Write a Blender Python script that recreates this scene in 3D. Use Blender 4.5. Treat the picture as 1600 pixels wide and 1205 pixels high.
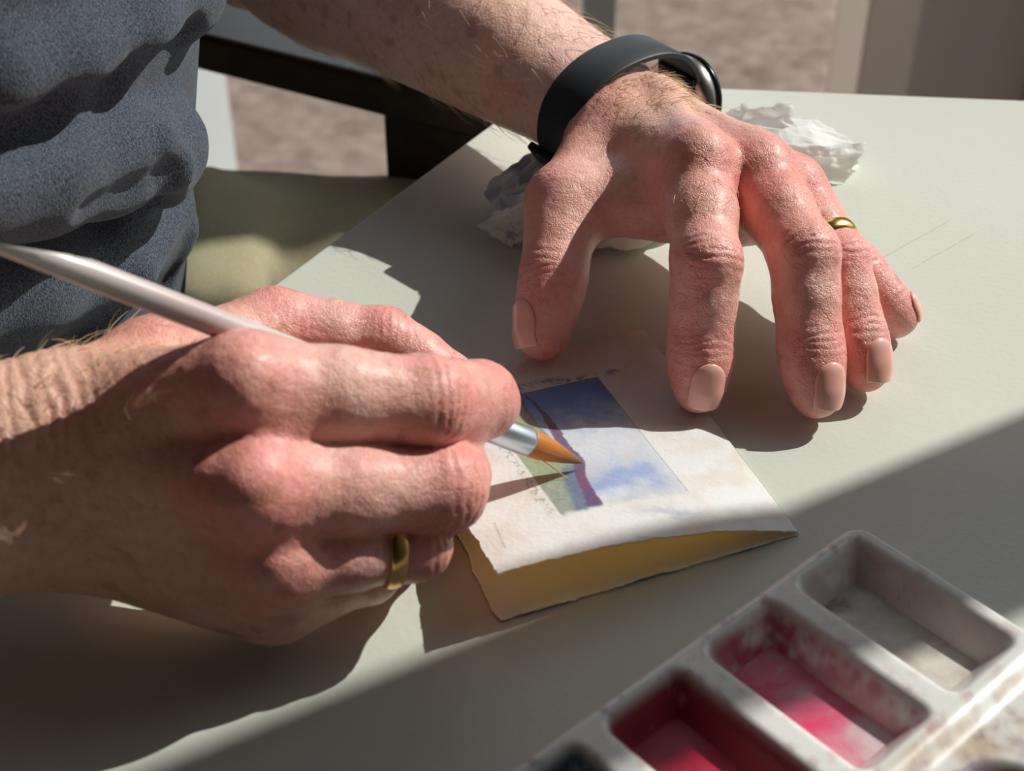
import bpy, math, random
import numpy as np

# ------------------------------------------------------------------ clear
for o in list(bpy.data.objects): bpy.data.objects.remove(o)
scene = bpy.context.scene
COL = scene.collection
MM = 0.001                      # everything below is laid out in millimetres

# ------------------------------------------------------------------ camera, sky, sun, exposure
FPX, D0, TH = 2315.0, 480.0, math.radians(37)
CAM = np.array([0, -D0*math.cos(TH), D0*math.sin(TH)])
FW = np.array([0, math.cos(TH), -math.sin(TH)]); UP = np.array([0, math.sin(TH), math.cos(TH)]); RT = np.array([1., 0, 0])
cd = bpy.data.cameras.new('camera'); cam = bpy.data.objects.new('camera', cd); COL.objects.link(cam)
cd.sensor_width = 36; cd.lens = FPX/1600*36; cd.clip_start = 0.02; cd.clip_end = 100
cam.location = CAM*MM; cam.rotation_euler = (math.pi/2-TH, 0, 0)
cd.dof.use_dof = True; cd.dof.focus_distance = 0.475; cd.dof.aperture_fstop = 15
scene.camera = cam

SUN_AZ, SUN_EL = math.radians(29), math.radians(40)
world = bpy.data.worlds.new('world'); scene.world = world; world.use_nodes = True
bg = world.node_tree.nodes['Background']; bg.inputs[0].default_value = (0.86, 0.93, 1.0, 1); bg.inputs[1].default_value = 1.3
sl = bpy.data.lights.new('sun', 'SUN'); sun = bpy.data.objects.new('sun', sl); COL.objects.link(sun)
sl.energy = 4.6; sl.angle = math.radians(0.53); sl.color = (1.0, 0.975, 0.92)
sun.rotation_euler = (math.pi/2-SUN_EL, 0, SUN_AZ+math.pi/2); sun.location = (1.5, 0.8, 2)
scene.view_settings.view_transform = 'Standard'; scene.view_settings.look = 'None'
scene.view_settings.exposure = 0.0; scene.view_settings.gamma = 1.0
scene.view_settings.use_curve_mapping = False

# ------------------------------------------------------------------ helpers: points
def J(px, py, z):               # where the sight line through a measured photo point reaches height z
    r = FW+(px-800)/FPX*RT-(py-602.5)/FPX*UP
    return CAM+(z-CAM[2])/r[2]*r
def JR(px, py, z, hw):          # the same with a radius given by its half width
    p = J(px, py, z); return p, hw*((p-CAM)@FW)/FPX
def unit(v):
    v = np.asarray(v, float); return v/np.linalg.norm(v)
def V3(*a): return np.array(a, float)

# ------------------------------------------------------------------ helpers: objects
def link(name, me, mat=None, parent=None, smooth=True):
    o = bpy.data.objects.new(name, me); COL.objects.link(o)
    if mat is not None: me.materials.append(mat)
    if parent is not None: o.parent = parent
    if smooth and len(me.polygons): me.polygons.foreach_set('use_smooth', np.ones(len(me.polygons), bool))
    return o
def mesh(name, V, F, mat=None, parent=None, smooth=True, col=None, attr='Col'):
    me = bpy.data.meshes.new(name)
    V = np.asarray(V, float)*MM
    if isinstance(F, np.ndarray):
        me.vertices.add(len(V)); me.vertices.foreach_set('co', V.astype(np.float32).ravel())
        n = F.shape[1]; me.loops.add(F.size); me.loops.foreach_set('vertex_index', F.astype(np.int32).ravel())
        me.polygons.add(len(F)); me.polygons.foreach_set('loop_start', np.arange(0, F.size, n, dtype=np.int32))
        me.update(calc_edges=True); me.validate()
    else:
        me.from_pydata(V.tolist(), [], [list(map(int, f)) for f in F]); me.update()
    if col is not None:
        a = me.color_attributes.new(attr, 'FLOAT_COLOR', 'POINT')
        c = np.ones((len(V), 4), np.float32); c[:, :3] = col; a.data.foreach_set('color', c.ravel())
    return link(name, me, mat, parent, smooth)
def empty(name, loc=(0, 0, 0)):
    o = bpy.data.objects.new(name, None); COL.objects.link(o); o.location = np.asarray(loc)*MM
    o.empty_display_size = 0.02
    return o
def tag(o, label=None, cat=None, group=None, kind=None):
    if label: o['label'] = label
    if cat: o['category'] = cat
    if group: o['group'] = group
    if kind: o['kind'] = kind
    return o
def adopt(parent, *kids):       # parent without moving: the empty only carries a translation
    for k in kids:
        k.parent = parent; k.location = -parent.location
def box(c, s, ax=None):         # box around c with half sizes s along the axes ax
    ax = np.eye(3) if ax is None else np.asarray(ax)
    V = [np.asarray(c)+ax[0]*s[0]*i+ax[1]*s[1]*j+ax[2]*s[2]*k for i in (-1, 1) for j in (-1, 1) for k in (-1, 1)]
    F = [(0, 1, 3, 2), (4, 6, 7, 5), (0, 4, 5, 1), (2, 3, 7, 6), (0, 2, 6, 4), (1, 5, 7, 3)]
    return V, F
def boxes(name, L, mat, parent=None, bevel=0):
    V, F = [], []
    for b in L:
        v, f = box(*b); n = len(V); V += v; F += [tuple(i+n for i in q) for q in f]
    o = mesh(name, V, F, mat, parent, smooth=False)
    if bevel:
        m = o.modifiers.new('bevel', 'BEVEL'); m.width = bevel*MM; m.segments = 3
    return o
def grid_faces(nu, nv, wrap=False):
    i = np.arange(nu if wrap else nu-1)[:, None]; j = np.arange(nv-1)[None, :]
    i2 = (i+1) % nu
    return np.stack([i*nv+j+0*i, i2*nv+j, i2*nv+j+1, i*nv+j+1+0*i], -1).reshape(-1, 4)
def frame_of(axis, hint):
    a = unit(axis); d = np.asarray(hint, float); d = unit(d-a*(d@a)); return a, d, np.cross(a, d)
def lathe(name, p0, axis, prof, mat, parent=None, seg=32, hint=(0, 0, 1), flat=1.0, cap=True, fn=None):
    a, d, l = frame_of(axis, hint)
    V = []
    for s, r in prof:
        for k in range(seg):
            t = 2*math.pi*k/seg
            n, m = r*math.sin(t)*flat, r*math.cos(t)
            if fn: s2, n, m = fn(s, n, m)
            else: s2 = s
            V.append(p0+a*s2+d*n+l*m)
    F = []
    for i in range(len(prof)-1):
        for k in range(seg):
            k2 = (k+1) % seg
            F.append((i*seg+k, i*seg+k2, (i+1)*seg+k2, (i+1)*seg+k))
    if cap: F.append(tuple(range(seg))[::-1]); F.append(tuple((len(prof)-1)*seg+k for k in range(seg)))
    return mesh(name, V, F, mat, parent)

# ------------------------------------------------------------------ helpers: noise
def _hash(ix, iy, iz, seed):
    n = (ix.astype(np.int64)*374761393+iy.astype(np.int64)*668265263+iz.astype(np.int64)*2147483647+seed*1274126177) & 0xffffffff
    n = ((n ^ (n >> 13))*1274126177) & 0xffffffff
    n = n ^ (n >> 16)
    return (n & 0xffffff)/float(0xffffff)
def vnoise(P, scale=1.0, seed=0):
    P = np.atleast_2d(P)*scale; I = np.floor(P).astype(np.int64); f = P-I; f = f*f*(3-2*f); r = 0
    for dx in (0, 1):
        for dy in (0, 1):
            for dz in (0, 1):
                w = (f[:, 0] if dx else 1-f[:, 0])*(f[:, 1] if dy else 1-f[:, 1])*(f[:, 2] if dz else 1-f[:, 2])
                r = r+w*_hash(I[:, 0]+dx, I[:, 1]+dy, I[:, 2]+dz, seed)
    return r
def fbm(P, scale, oct=4, seed=0):
    r, a, t = 0, 1., 0
    for i in range(oct): r = r+a*vnoise(P, scale*2**i, seed+i*17); t += a; a *= .5
    return r/t
def sstep(a, b, x):
    t = np.clip((x-a)/(b-a), 0, 1); return t*t*(3-2*t)
def mixc(c, d, m): return c*(1-m[:, None])+np.asarray(d)*m[:, None]
def lin(r, g, b):
    f = lambda x: ((x/255+.055)/1.055)**2.4 if x > 10 else x/255/12.92
    return np.array([f(r), f(g), f(b)])

# ------------------------------------------------------------------ helpers: blended solids on a grid
def smin(a, b, k):
    h = np.maximum(k-np.abs(a-b), 0)/k
    return np.minimum(a, b)-h*h*k*.25
class Field:
    def __init__(s, lo, hi, h):
        s.lo = np.asarray(lo, float); s.h = h
        s.n = np.ceil((np.asarray(hi)-s.lo)/h).astype(int)+1
        s.ax = [(s.lo[i]+h*np.arange(s.n[i])).astype(np.float32) for i in range(3)]
        s.D = np.full(tuple(s.n), 60, np.float32)
    def sl(s, lo, hi):
        a = np.clip(np.floor((lo-s.lo)/s.h).astype(int), 0, s.n); b = np.clip(np.ceil((hi-s.lo)/s.h).astype(int)+1, 0, s.n)
        return tuple(slice(a[i], b[i]) for i in range(3))
    def cone(s, sl, a, b, ra, rb):
        x = s.ax[0][sl[0]][:, None, None]; y = s.ax[1][sl[1]][None, :, None]; z = s.ax[2][sl[2]][None, None, :]
        a = np.asarray(a, np.float32); ba = (np.asarray(b)-a).astype(np.float32); q = float(ba@ba)+1e-6
        X, Y, Z = x-a[0], y-a[1], z-a[2]
        t = np.clip((X*ba[0]+Y*ba[1]+Z*ba[2])/q, 0, 1)
        return np.sqrt((X-t*ba[0])**2+(Y-t*ba[1])**2+(Z-t*ba[2])**2)-(ra+(rb-ra)*t)
    def bounds(s, prims, m):
        lo = np.min([np.minimum(np.asarray(p[0])-p[2], np.asarray(p[1])-p[3]) for p in prims], 0)-m
        hi = np.max([np.maximum(np.asarray(p[0])+p[2], np.asarray(p[1])+p[3]) for p in prims], 0)+m
        return s.sl(lo, hi)
    def add(s, prims, k, target=None):
        D = s.D if target is None else target
        for p in prims:
            sl = s.bounds([p], k+8)
            D[sl] = smin(D[sl], s.cone(sl, *p), k)
    def carve(s, a, b, ra, rb, k):
        sl = s.bounds([(a, b, ra, rb)], k+8); s.D[sl] = -smin(-s.D[sl], s.cone(sl, a, b, ra, rb), k)
    def fingers(s, lst, P):
        for prims, kin, kp in lst:
            sl = s.bounds(prims, kp+6)
            F = None
            for p in prims:
                d = s.cone(sl, *p); F = d if F is None else smin(F, d, kin)
            s.D[sl] = np.minimum(s.D[sl], smin(P[sl], F, kp))
    def at(s, Q):
        q = (np.atleast_2d(Q)-s.lo)/s.h; q = np.clip(q, 0, s.n-1.001); i = q.astype(int); f = q-i; r = 0
        for a in (0, 1):
            for b in (0, 1):
                for c in (0, 1):
                    w = (f[:, 0] if a else 1-f[:, 0])*(f[:, 1] if b else 1-f[:, 1])*(f[:, 2] if c else 1-f[:, 2])
                    r = r+w*s.D[i[:, 0]+a, i[:, 1]+b, i[:, 2]+c]
        return r
    def normal(s, Q, e=None):
        e = e or s.h; g = np.stack([s.at(Q+d)-s.at(Q-d) for d in np.eye(3)*e], -1)
        return g/(np.linalg.norm(g, axis=1, keepdims=True)+1e-9)
    def march(s, o, d, n=400, step=.5):
        o = np.asarray(o, float); d = unit(d); T = np.arange(n)*step
        v = s.at(o+T[:, None]*d); k = np.nonzero(v < 0)[0]
        if not len(k): return None
        k = k[0]
        if k == 0: return o
        t = T[k-1]+step*v[k-1]/(v[k-1]-v[k]+1e-9); return o+t*d
    def surface(s):
        D = s.D; I = D < 0
        c = np.zeros(tuple(s.n-1), np.int8)
        for a in (0, 1):
            for b in (0, 1):
                for d in (0, 1):
                    c += I[a:I.shape[0]-1+a, b:I.shape[1]-1+b, d:I.shape[2]-1+d]
        act = (c > 0) & (c < 8)
        idx = np.argwhere(act); num = np.full(act.shape, -1, np.int32); num[act] = np.arange(len(idx))
        acc = np.zeros((len(idx), 3)); cnt = np.zeros(len(idx))
        off = [(a, b, d) for a in (0, 1) for b in (0, 1) for d in (0, 1)]
        val = {o: D[idx[:, 0]+o[0], idx[:, 1]+o[1], idx[:, 2]+o[2]] for o in off}
        for o in off:
            for ax in range(3):
                if o[ax]: continue
                p = list(o); p[ax] = 1; p = tuple(p)
                va, vb = val[o], val[p]; m = (va < 0) != (vb < 0)
                t = np.where(m, va/(va-vb+1e-12), 0)
                q = np.tile(np.array(o, float), (len(idx), 1)); q[:, ax] += t
                acc[m] += q[m]; cnt[m] += 1
        V = s.lo+s.h*(idx+acc/cnt[:, None])
        Fs = []
        for ax in range(3):
            o1, o2 = [(1, 2), (2, 0), (0, 1)][ax]
            sa = [slice(None)]*3; sb = [slice(None)]*3; sa[ax] = slice(0, -1); sb[ax] = slice(1, None)
            A, B = I[tuple(sa)], I[tuple(sb)]
            for flip in (0, 1):
                m = (A & ~B) if not flip else (~A & B)
                e = np.argwhere(m)
                ok = (e[:, o1] > 0) & (e[:, o2] > 0) & (e[:, o1] < s.n[o1]-1) & (e[:, o2] < s.n[o2]-1) & (e[:, ax] < s.n[ax]-1)
                e = e[ok]
                def cell(d1, d2):
                    q = e.copy(); q[:, o1] -= d1; q[:, o2] -= d2; return num[q[:, 0], q[:, 1], q[:, 2]]
                f = np.stack([cell(1, 1), cell(0, 1), cell(0, 0), cell(1, 0)], -1)
                if flip: f = f[:, ::-1]
                Fs.append(f)
        F = np.concatenate(Fs); F = F[(F >= 0).all(1)]
        return V, F
def smooth_mesh(V, F, it=2, lam=.5):
    E = np.concatenate([F[:, [0, 1]], F[:, [1, 2]], F[:, [2, 3]], F[:, [3, 0]]])
    for _ in range(it):
        S = np.zeros_like(V); n = np.zeros(len(V))
        for k in range(3):
            S[:, k] = np.bincount(E[:, 0], V[E[:, 1], k], len(V))+np.bincount(E[:, 1], V[E[:, 0], k], len(V))
        n = np.bincount(E[:, 0], minlength=len(V))+np.bincount(E[:, 1], minlength=len(V))
        ok = n > 0; V[ok] = V[ok]*(1-lam)+lam*S[ok]/n[ok, None]
    return V

# ------------------------------------------------------------------ materials
def material(name, color=(.8, .8, .8), rough=.5, metal=0., spec=.5, **kw):
    m = bpy.data.materials.new(name); m.use_nodes = True
    b = m.node_tree.nodes['Principled BSDF']
    b.inputs['Base Color'].default_value = (*color[:3], 1); b.inputs['Roughness'].default_value = rough
    b.inputs['Metallic'].default_value = metal; b.inputs['Specular IOR Level'].default_value = spec
    for k, v in kw.items(): b.inputs[k].default_value = v
    return m
def nodes(m): return m.node_tree.nodes, m.node_tree.links, m.node_tree.nodes['Principled BSDF']
def coords(m, kind='Object'):
    n, l, b = nodes(m); t = n.new('ShaderNodeTexCoord'); return t.outputs[kind]
def noise_tex(m, scale, detail=3, rough=.5, vec=None, dist=0):
    n, l, b = nodes(m); t = n.new('ShaderNodeTexNoise'); t.inputs['Scale'].default_value = scale
    t.inputs['Detail'].default_value = detail; t.inputs['Roughness'].default_value = rough; t.inputs['Distortion'].default_value = dist
    l.new(vec or coords(m), t.inputs['Vector']); return t.outputs['Fac']
def ramp(m, fac, stops):
    n, l, b = nodes(m); r = n.new('ShaderNodeValToRGB')
    e = r.color_ramp.elements
    while len(e) < len(stops): e.new(.5)
    for q, (p, c) in zip(e, stops): q.position = p; q.color = (*c[:3], 1)
    l.new(fac, r.inputs['Fac']); return r.outputs['Color']
def bump(m, hts, dist=.001, strength=1.0):
    n, l, b = nodes(m); prev = None
    for h, d, s in hts:
        bp = n.new('ShaderNodeBump'); bp.inputs['Distance'].default_value = d; bp.inputs['Strength'].default_value = s
        l.new(h, bp.inputs['Height'])
        if prev is not None: l.new(prev, bp.inputs['Normal'])
        prev = bp.outputs['Normal']
    l.new(prev, b.inputs['Normal'])
def mixrgb(m, fac, a, b_, mode='MIX'):
    n, l, b = nodes(m); x = n.new('ShaderNodeMix'); x.data_type = 'RGBA'; x.blend_type = mode
    for s, v in ((0, fac), (6, a), (7, b_)):
        if isinstance(v, (int, float)): x.inputs[s].default_value = v
        elif isinstance(v, (tuple, list, np.ndarray)): x.inputs[s].default_value = (*v[:3], 1)
        else: l.new(v, x.inputs[s])
    return x.outputs[2]
def vcol(m, name='Col'):
    n, l, b = nodes(m); a = n.new('ShaderNodeVertexColor'); a.layer_name = name; return a.outputs['Color']
def voronoi(m, scale, feature='F1', vec=None, rnd=1.0):
    n, l, b = nodes(m); t = n.new('ShaderNodeTexVoronoi'); t.feature = feature; t.inputs['Scale'].default_value = scale
    t.inputs['Randomness'].default_value = rnd
    l.new(vec or coords(m), t.inputs['Vector']); return t.outputs['Distance']
def basecol(m, c):
    n, l, b = nodes(m); l.new(c, b.inputs['Base Color'])

def mk_skin():
    m = material('skin', rough=.42, spec=.6)
    n, l, b = nodes(m)
    c = vcol(m)
    f = noise_tex(m, 420, 4, .6)
    c = mixrgb(m, .55, c, ramp(m, f, [(.3, (.80, .70, .68)), (.5, (1, 1, 1)), (.75, (1.08, 1.05, 1.02))]), 'MULTIPLY')
    basecol(m, c)
    b.inputs['Subsurface Weight'].default_value = .12; b.inputs['Subsurface Radius'].default_value = (1., .35, .18); b.inputs['Subsurface Scale'].default_value = .0035
    v = voronoi(m, 760, 'DISTANCE_TO_EDGE')
    w = noise_tex(m, 260, 5, .65, dist=.8)
    v2 = voronoi(m, 1500, 'DISTANCE_TO_EDGE')
    g1 = ramp(m, v, [(0, (0, 0, 0)), (.13, (1, 1, 1))]); g2 = ramp(m, v2, [(0, (0, 0, 0)), (.16, (1, 1, 1))])
    bump(m, [(w, .0012, .5), (g1, .0005, .30), (g2, .0004, .28)])
    b.inputs['Coat Weight'].default_value = .22; b.inputs['Coat Roughness'].default_value = .36
    rr = ramp(m, noise_tex(m, 600, 3), [(.3, (.28, .28, .28)), (.7, (.5, .5, .5))]); l.new(rr, b.inputs['Roughness'])
    return m
SKIN = mk_skin()
NAIL = material('nail', lin(206, 150, 138), .22, spec=.6); NAIL.node_tree.nodes['Principled BSDF'].inputs['Subsurface Weight'].default_value = .1
NAIL.node_tree.nodes['Principled BSDF'].inputs['Subsurface Radius'].default_value = (.001, .0005, .0003)
basecol(NAIL, vcol(NAIL))
HAIR = material('arm_hair', lin(232, 205, 165), .35)
def mk_fabric(name, c1, c2, scale, rough=.95):
    m = material(name, c1, rough, spec=.15)
    f = noise_tex(m, scale, 3, .7); g = noise_tex(m, 25, 3)
    n, l, b = nodes(m)
    # knitted rows: stretched fine noise along the body
    mp = n.new('ShaderNodeMapping'); mp.inputs['Scale'].default_value = (2300, 2300, 1100); l.new(coords(m), mp.inputs['Vector'])
    k = noise_tex(m, 1, 2, .6, vec=mp.outputs['Vector'])
    basecol(m, ramp(m, k, [(.32, c1), (.68, c2)]))
    bump(m, [(g, .003, .2), (k, .0005, .7)])
    b.inputs['Sheen Weight'].default_value = .15
    return m
SHIRT = mk_fabric('shirt_cotton', lin(22, 27, 35), lin(100, 108, 122), 900)
KHAKI = mk_fabric('khaki_cotton', lin(142, 133, 106), lin(188, 178, 146), 700)
def mk_table():
    m = material('painted_table', lin(226, 221, 207), .55, spec=.35)
    f = noise_tex(m, 6, 4)
    basecol(m, ramp(m, f, [(.3, lin(204, 205, 193)), (.7, lin(212, 213, 202))]))
    bump(m, [(noise_tex(m, 420, 3), .0005, .22), (noise_tex(m, 45, 3), .002, .08)])
    return m
TABLE = mk_table()
def mk_wood(name, c1, c2):
    m = material(name, c1, .38)
    n, l, b = nodes(m); mp = n.new('ShaderNodeMapping'); mp.inputs['Scale'].default_value = (6, 90, 90); l.new(coords(m), mp.inputs['Vector'])
    f = noise_tex(m, 1, 5, .6, vec=mp.outputs['Vector'], dist=.6)
    basecol(m, ramp(m, f, [(.3, c1), (.7, c2)])); bump(m, [(f, .001, .2)])
    return m
WOOD = mk_wood('dark_wood', lin(36, 22, 15), lin(66, 42, 28))
WHITE = material('white_frame', lin(228, 230, 228), .45)
def mk_paper():
    m = material('watercolour_paper', lin(240, 236, 226), .85, spec=.2)
    n, l, b = nodes(m); basecol(m, vcol(m))
    bump(m, [(noise_tex(m, 700, 4, .6), .0005, .45), (noise_tex(m, 160, 3), .001, .25)])
    tr = n.new('ShaderNodeBsdfTranslucent'); tr.inputs[0].default_value = (1, .72, .28, 1)
    mx = n.new('ShaderNodeMixShader'); mx.inputs[0].default_value = .30
    out = n['Material Output']; l.new(b.outputs[0], mx.inputs[1]); l.new(tr.outputs[0], mx.inputs[2]); l.new(mx.outputs[0], out.inputs[0])
    return m
PAPER = mk_paper()
def mk_tissue():
    m = material('tissue_paper', lin(240, 240, 238), .8, spec=.25)
    n, l, b = nodes(m); basecol(m, vcol(m))
    bump(m, [(noise_tex(m, 350, 4, .6), .0008, .5)])
    tr = n.new('ShaderNodeBsdfTranslucent'); tr.inputs[0].default_value = (.95, .9, .85, 1)
    mx = n.new('ShaderNodeMixShader'); mx.inputs[0].default_value = .35
    out = n['Material Output']; l.new(b.outputs[0], mx.inputs[1]); l.new(tr.outputs[0], mx.inputs[2]); l.new(mx.outputs[0], out.inputs[0])
    return m
TISSUE = mk_tissue()
GOLD = material('gold', lin(232, 196, 122), .24, 1.0)
RUBBER = material('black_silicone', lin(34, 38, 42), .5, spec=.4)
bump(RUBBER, [(noise_tex(RUBBER, 3000, 2), .0002, .2)])
BLACKM = material('black_metal', lin(16, 17, 19), .25, .6)
STEEL = material('grey_steel', lin(150, 146, 142), .3, 1.0)
GLASSB = material('watch_glass', lin(6, 7, 9), .05, spec=.8)
HANDLE = material('pearl_handle', lin(206, 192, 188), .24, .05, spec=.6)
basecol(HANDLE, ramp(HANDLE, noise_tex(HANDLE, 25, 2), [(.3, lin(204, 184, 180)), (.7, lin(220, 214, 210))]))
FERRULE = material('ferrule', lin(214, 220, 228), .34, 1.0)
def mk_bristle():
    m = material('bristles', lin(196, 118, 48), .45)
    n, l, b = nodes(m); basecol(m, vcol(m)); return m
BRISTLE = mk_bristle()
PLASTIC = material('palette_plastic', lin(226, 222, 214), .25, spec=.5)
PLASTIC.node_tree.nodes['Principled BSDF'].inputs['Subsurface Weight'].default_value = .08
PLASTIC.node_tree.nodes['Principled BSDF'].inputs['Subsurface Radius'].default_value = (.004, .003, .002)
basecol(PLASTIC, vcol(PLASTIC))

# ------------------------------------------------------------------ the room
FLOOR = -740
def mk_floor():
    m = material('gravel_beige', lin(176, 156, 138), .95, spec=.1)
    f = noise_tex(m, 22, 6, .7); v = voronoi(m, 30)
    n, l, b = nodes(m)
    c = ramp(m, f, [(.3, lin(104, 87, 78)), (.5, lin(128, 111, 102)), (.72, lin(146, 132, 120))])
    c = mixrgb(m, .35, c, ramp(m, v, [(.2, (1.1, 1.05, 1)), (.7, (.7, .62, .58))]), 'MULTIPLY')
    basecol(m, c); bump(m, [(f, .01, .6)])
    return m
GRAVEL = mk_floor()
CARPET = material('beige_carpet', lin(170, 150, 130), .98, spec=.1)
basecol(CARPET, ramp(CARPET, noise_tex(CARPET, 60, 5, .7), [(.3, lin(150, 130, 112)), (.7, lin(186, 168, 148))]))
bump(CARPET, [(noise_tex(CARPET, 500, 3), .004, .6)])
TAUPE = material('taupe_paint', lin(168, 154, 142), .8, spec=.2)
basecol(TAUPE, ramp(TAUPE, noise_tex(TAUPE, 3, 3), [(.3, lin(172, 158, 146)), (.7, lin(186, 172, 160))]))
WALLP = material('wall_paint', lin(206, 200, 190), .85, spec=.2)
basecol(WALLP, ramp(WALLP, noise_tex(WALLP, 3, 3), [(.3, lin(200, 194, 184)), (.7, lin(212, 206, 196))]))
bump(WHITE, [(noise_tex(WHITE, 40, 3), .001, .1)])
GLASS = bpy.data.materials.new('window_glass'); GLASS.use_nodes = True
_n = GLASS.node_tree.nodes; _l = GLASS.node_tree.links
_n.remove(_n['Principled BSDF'])
_t = _n.new('ShaderNodeBsdfTransparent'); _t.inputs[0].default_value = (.97, .98, .98, 1)
_g = _n.new('ShaderNodeBsdfGlossy'); _g.inputs['Roughness'].default_value = .02
_m = _n.new('ShaderNodeMixShader'); _m.inputs[0].default_value = .04
_l.new(_t.outputs[0], _m.inputs[1]); _l.new(_g.outputs[0], _m.inputs[2]); _l.new(_m.outputs[0], _n['Material Output'].inputs[0])

YB = 1100                        # the garden door stands in the wall behind the table
XR = 700                         # the sunny window wall on the right
tag(boxes('floor', [((-500, -150, FLOOR-20), (1260, 1270, 20))], CARPET), kind='structure')
tag(boxes('terrace', [((0, 3120, FLOOR-25), (4000, 1990, 20))], GRAVEL), kind='structure')
def jx(px, py, Y=YB):
    r = FW+(px-800)/FPX*RT-(py-602.5)/FPX*UP; return CAM+(Y-CAM[1])/r[1]*r
xs = lambda px: jx(px, 120)[0]
# back wall: pier on the right, glazed door leaves with white stiles, wall left of them
tag(boxes('wall_back', [(((xs(1588)+XR)/2, YB, 470), ((XR-xs(1588))/2, 40, 1210))], WALLP), kind='structure')
_n, _l, _b = nodes(TAUPE); _t = _n.new('ShaderNodeBsdfTranslucent'); _t.inputs[0].default_value = (*lin(212, 202, 194), 1)
_m = _n.new('ShaderNodeMixShader'); _m.inputs[0].default_value = .5; _l.new(_b.outputs[0], _m.inputs[1]); _l.new(_t.outputs[0], _m.inputs[2]); _l.new(_m.outputs[0], _n['Material Output'].inputs[0])
bd = empty('roller_blind', ((xs(1330)+xs(1588))/2, YB-30, 1640)); tag(bd, 'taupe fabric blind drawn over the glass behind the table, top right', 'blind')
TAUPE2 = TAUPE.copy(); TAUPE2.name = 'sheer_stile_cloth'; TAUPE2.node_tree.nodes['Mix Shader'].inputs[0].default_value = .8  # stand-in for the door stile: sheer cloth added so light passes and brightens it
adopt(bd, boxes('stile_standin', [(((xs(1284)+xs(1330))/2, YB-28, 460), ((xs(1330)-xs(1284))/2, .8, 1190))], TAUPE2), boxes('fabric', [(((xs(1330)+xs(1588))/2, YB-30, 460), ((xs(1588)-xs(1330))/2, .8, 1190))], TAUPE),
      lathe('roller', V3(xs(1330), YB-30, 1655), V3(1, 0, 0), [(0, 18), (xs(1588)-xs(1330), 18)], WHITE))
d1 = tag(empty('door_1', ((xs(320)+xs(930))/2, YB, FLOOR)), kind='structure')
stile = []
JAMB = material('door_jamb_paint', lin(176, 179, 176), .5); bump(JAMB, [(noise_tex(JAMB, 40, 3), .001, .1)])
stile.append(boxes('door_jamb', [(((xs(262)+xs(298))/2, YB+80, 470), ((xs(298)-xs(262))/2, 102, 1210))], JAMB))
for a, b in ((905, 955),):
    stile.append(boxes('door_stile', [(((xs(a)+xs(b))/2, YB, 470), ((xs(b)-xs(a))/2, 22, 1210))], WHITE if a != 1284 else WALLP))
for a, b in ((298, 905), (955, 1284), (1330, 1588)):
    stile.append(boxes('door_pane', [(((xs(a)+xs(b))/2, YB, 470), ((xs(b)-xs(a))/2, 3, 1210))], GLASS))
    stile.append(boxes('door_rail', [(((xs(a)+xs(b))/2, YB, FLOOR+45), ((xs(b)-xs(a))/2, 20, 45))], WHITE))
adopt(d1, *stile)
tag(boxes('wall_left', [((-1740+(1740+xs(268))/2, YB, 470), ((1740+xs(268))/2, 40, 1210))], WALLP), kind='structure')
# right wall with the window that lets the sun in: two lights either side of a post
zs, zt = 60, 1500
tag(boxes('wall_right', [((XR+40, -150, (FLOOR+zs)/2), (40, 1290, (zs-FLOOR)/2)), ((XR+40, -150, zt+90), (40, 1290, 90)),
                         ((XR+40, 907.5, (zs+zt)/2), (40, 172.5, (zt-zs)/2)), ((XR+40, -700, (zs+zt)/2), (40, 740, (zt-zs)/2))], WALLP), kind='structure')
w1 = tag(empty('window_1', (XR+40, 320, zs)), kind='structure')
adopt(w1, boxes('window_post', [((XR+40, 268.8, (zs+zt)/2), (10, 32.2, (zt-zs)/2))], WHITE),
      boxes('window_pane', [((XR+40, 518, (zs+zt)/2), (2, 217, (zt-zs)/2))], GLASS),
      boxes('window_pane', [((XR+40, 138.3, (zs+zt)/2), (2, 98.3, (zt-zs)/2))], GLASS))

BROWNW = material('brown_wall', lin(84, 74, 66), .85, spec=.2)
basecol(BROWNW, ramp(BROWNW, noise_tex(BROWNW, 3, 3), [(.3, lin(78, 68, 60)), (.7, lin(90, 80, 72))]))
tag(boxes('wall_side', [((-1760, -150, 470), (40, 1290, 1210))], BROWNW), kind='structure')
tag(boxes('wall_front', [((-500, -1440, 470), (1260, 40, 1210))], BROWNW), kind='structure')
tag(boxes('ceiling', [((-500, -170, 1700), (1320, 1310, 20))], BROWNW), kind='structure')

# ------------------------------------------------------------------ table
LE = V3(.522, .853, 0); LP = V3(-86, 58, 0)      # the edge the man sits at
tp = [V3(-440, -520, 0), V3(16.4, 225.7, 0), V3(630, 170, 0), V3(630, -600, 0), V3(-440, -600, 0)]
tp[0] = LP+LE*((-440+86)/.522)
n = len(tp)
TT = empty('table', (100, -200, FLOOR)); tag(TT, 'off-white painted table under the hands, card and palette', 'table')
V = [p for p in tp]+[p-V3(0, 0, 24) for p in tp]
F = [tuple(range(n))[::-1], tuple(range(n, 2*n))]+[(i, (i+1) % n, n+(i+1) % n, n+i) for i in range(n)]
top = mesh('tabletop', V, F, TABLE, smooth=False)
mb = top.modifiers.new('bevel', 'BEVEL'); mb.width = .0016; mb.segments = 3
legs = [boxes('leg', [((x, y, (FLOOR-24)/2), (24, 24, (-FLOOR-24)/2))], TABLE, bevel=3) for x, y in ((590, 130), (590, -560), (-380, -560), (60, 130))]
adopt(TT, top, *legs)
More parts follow.
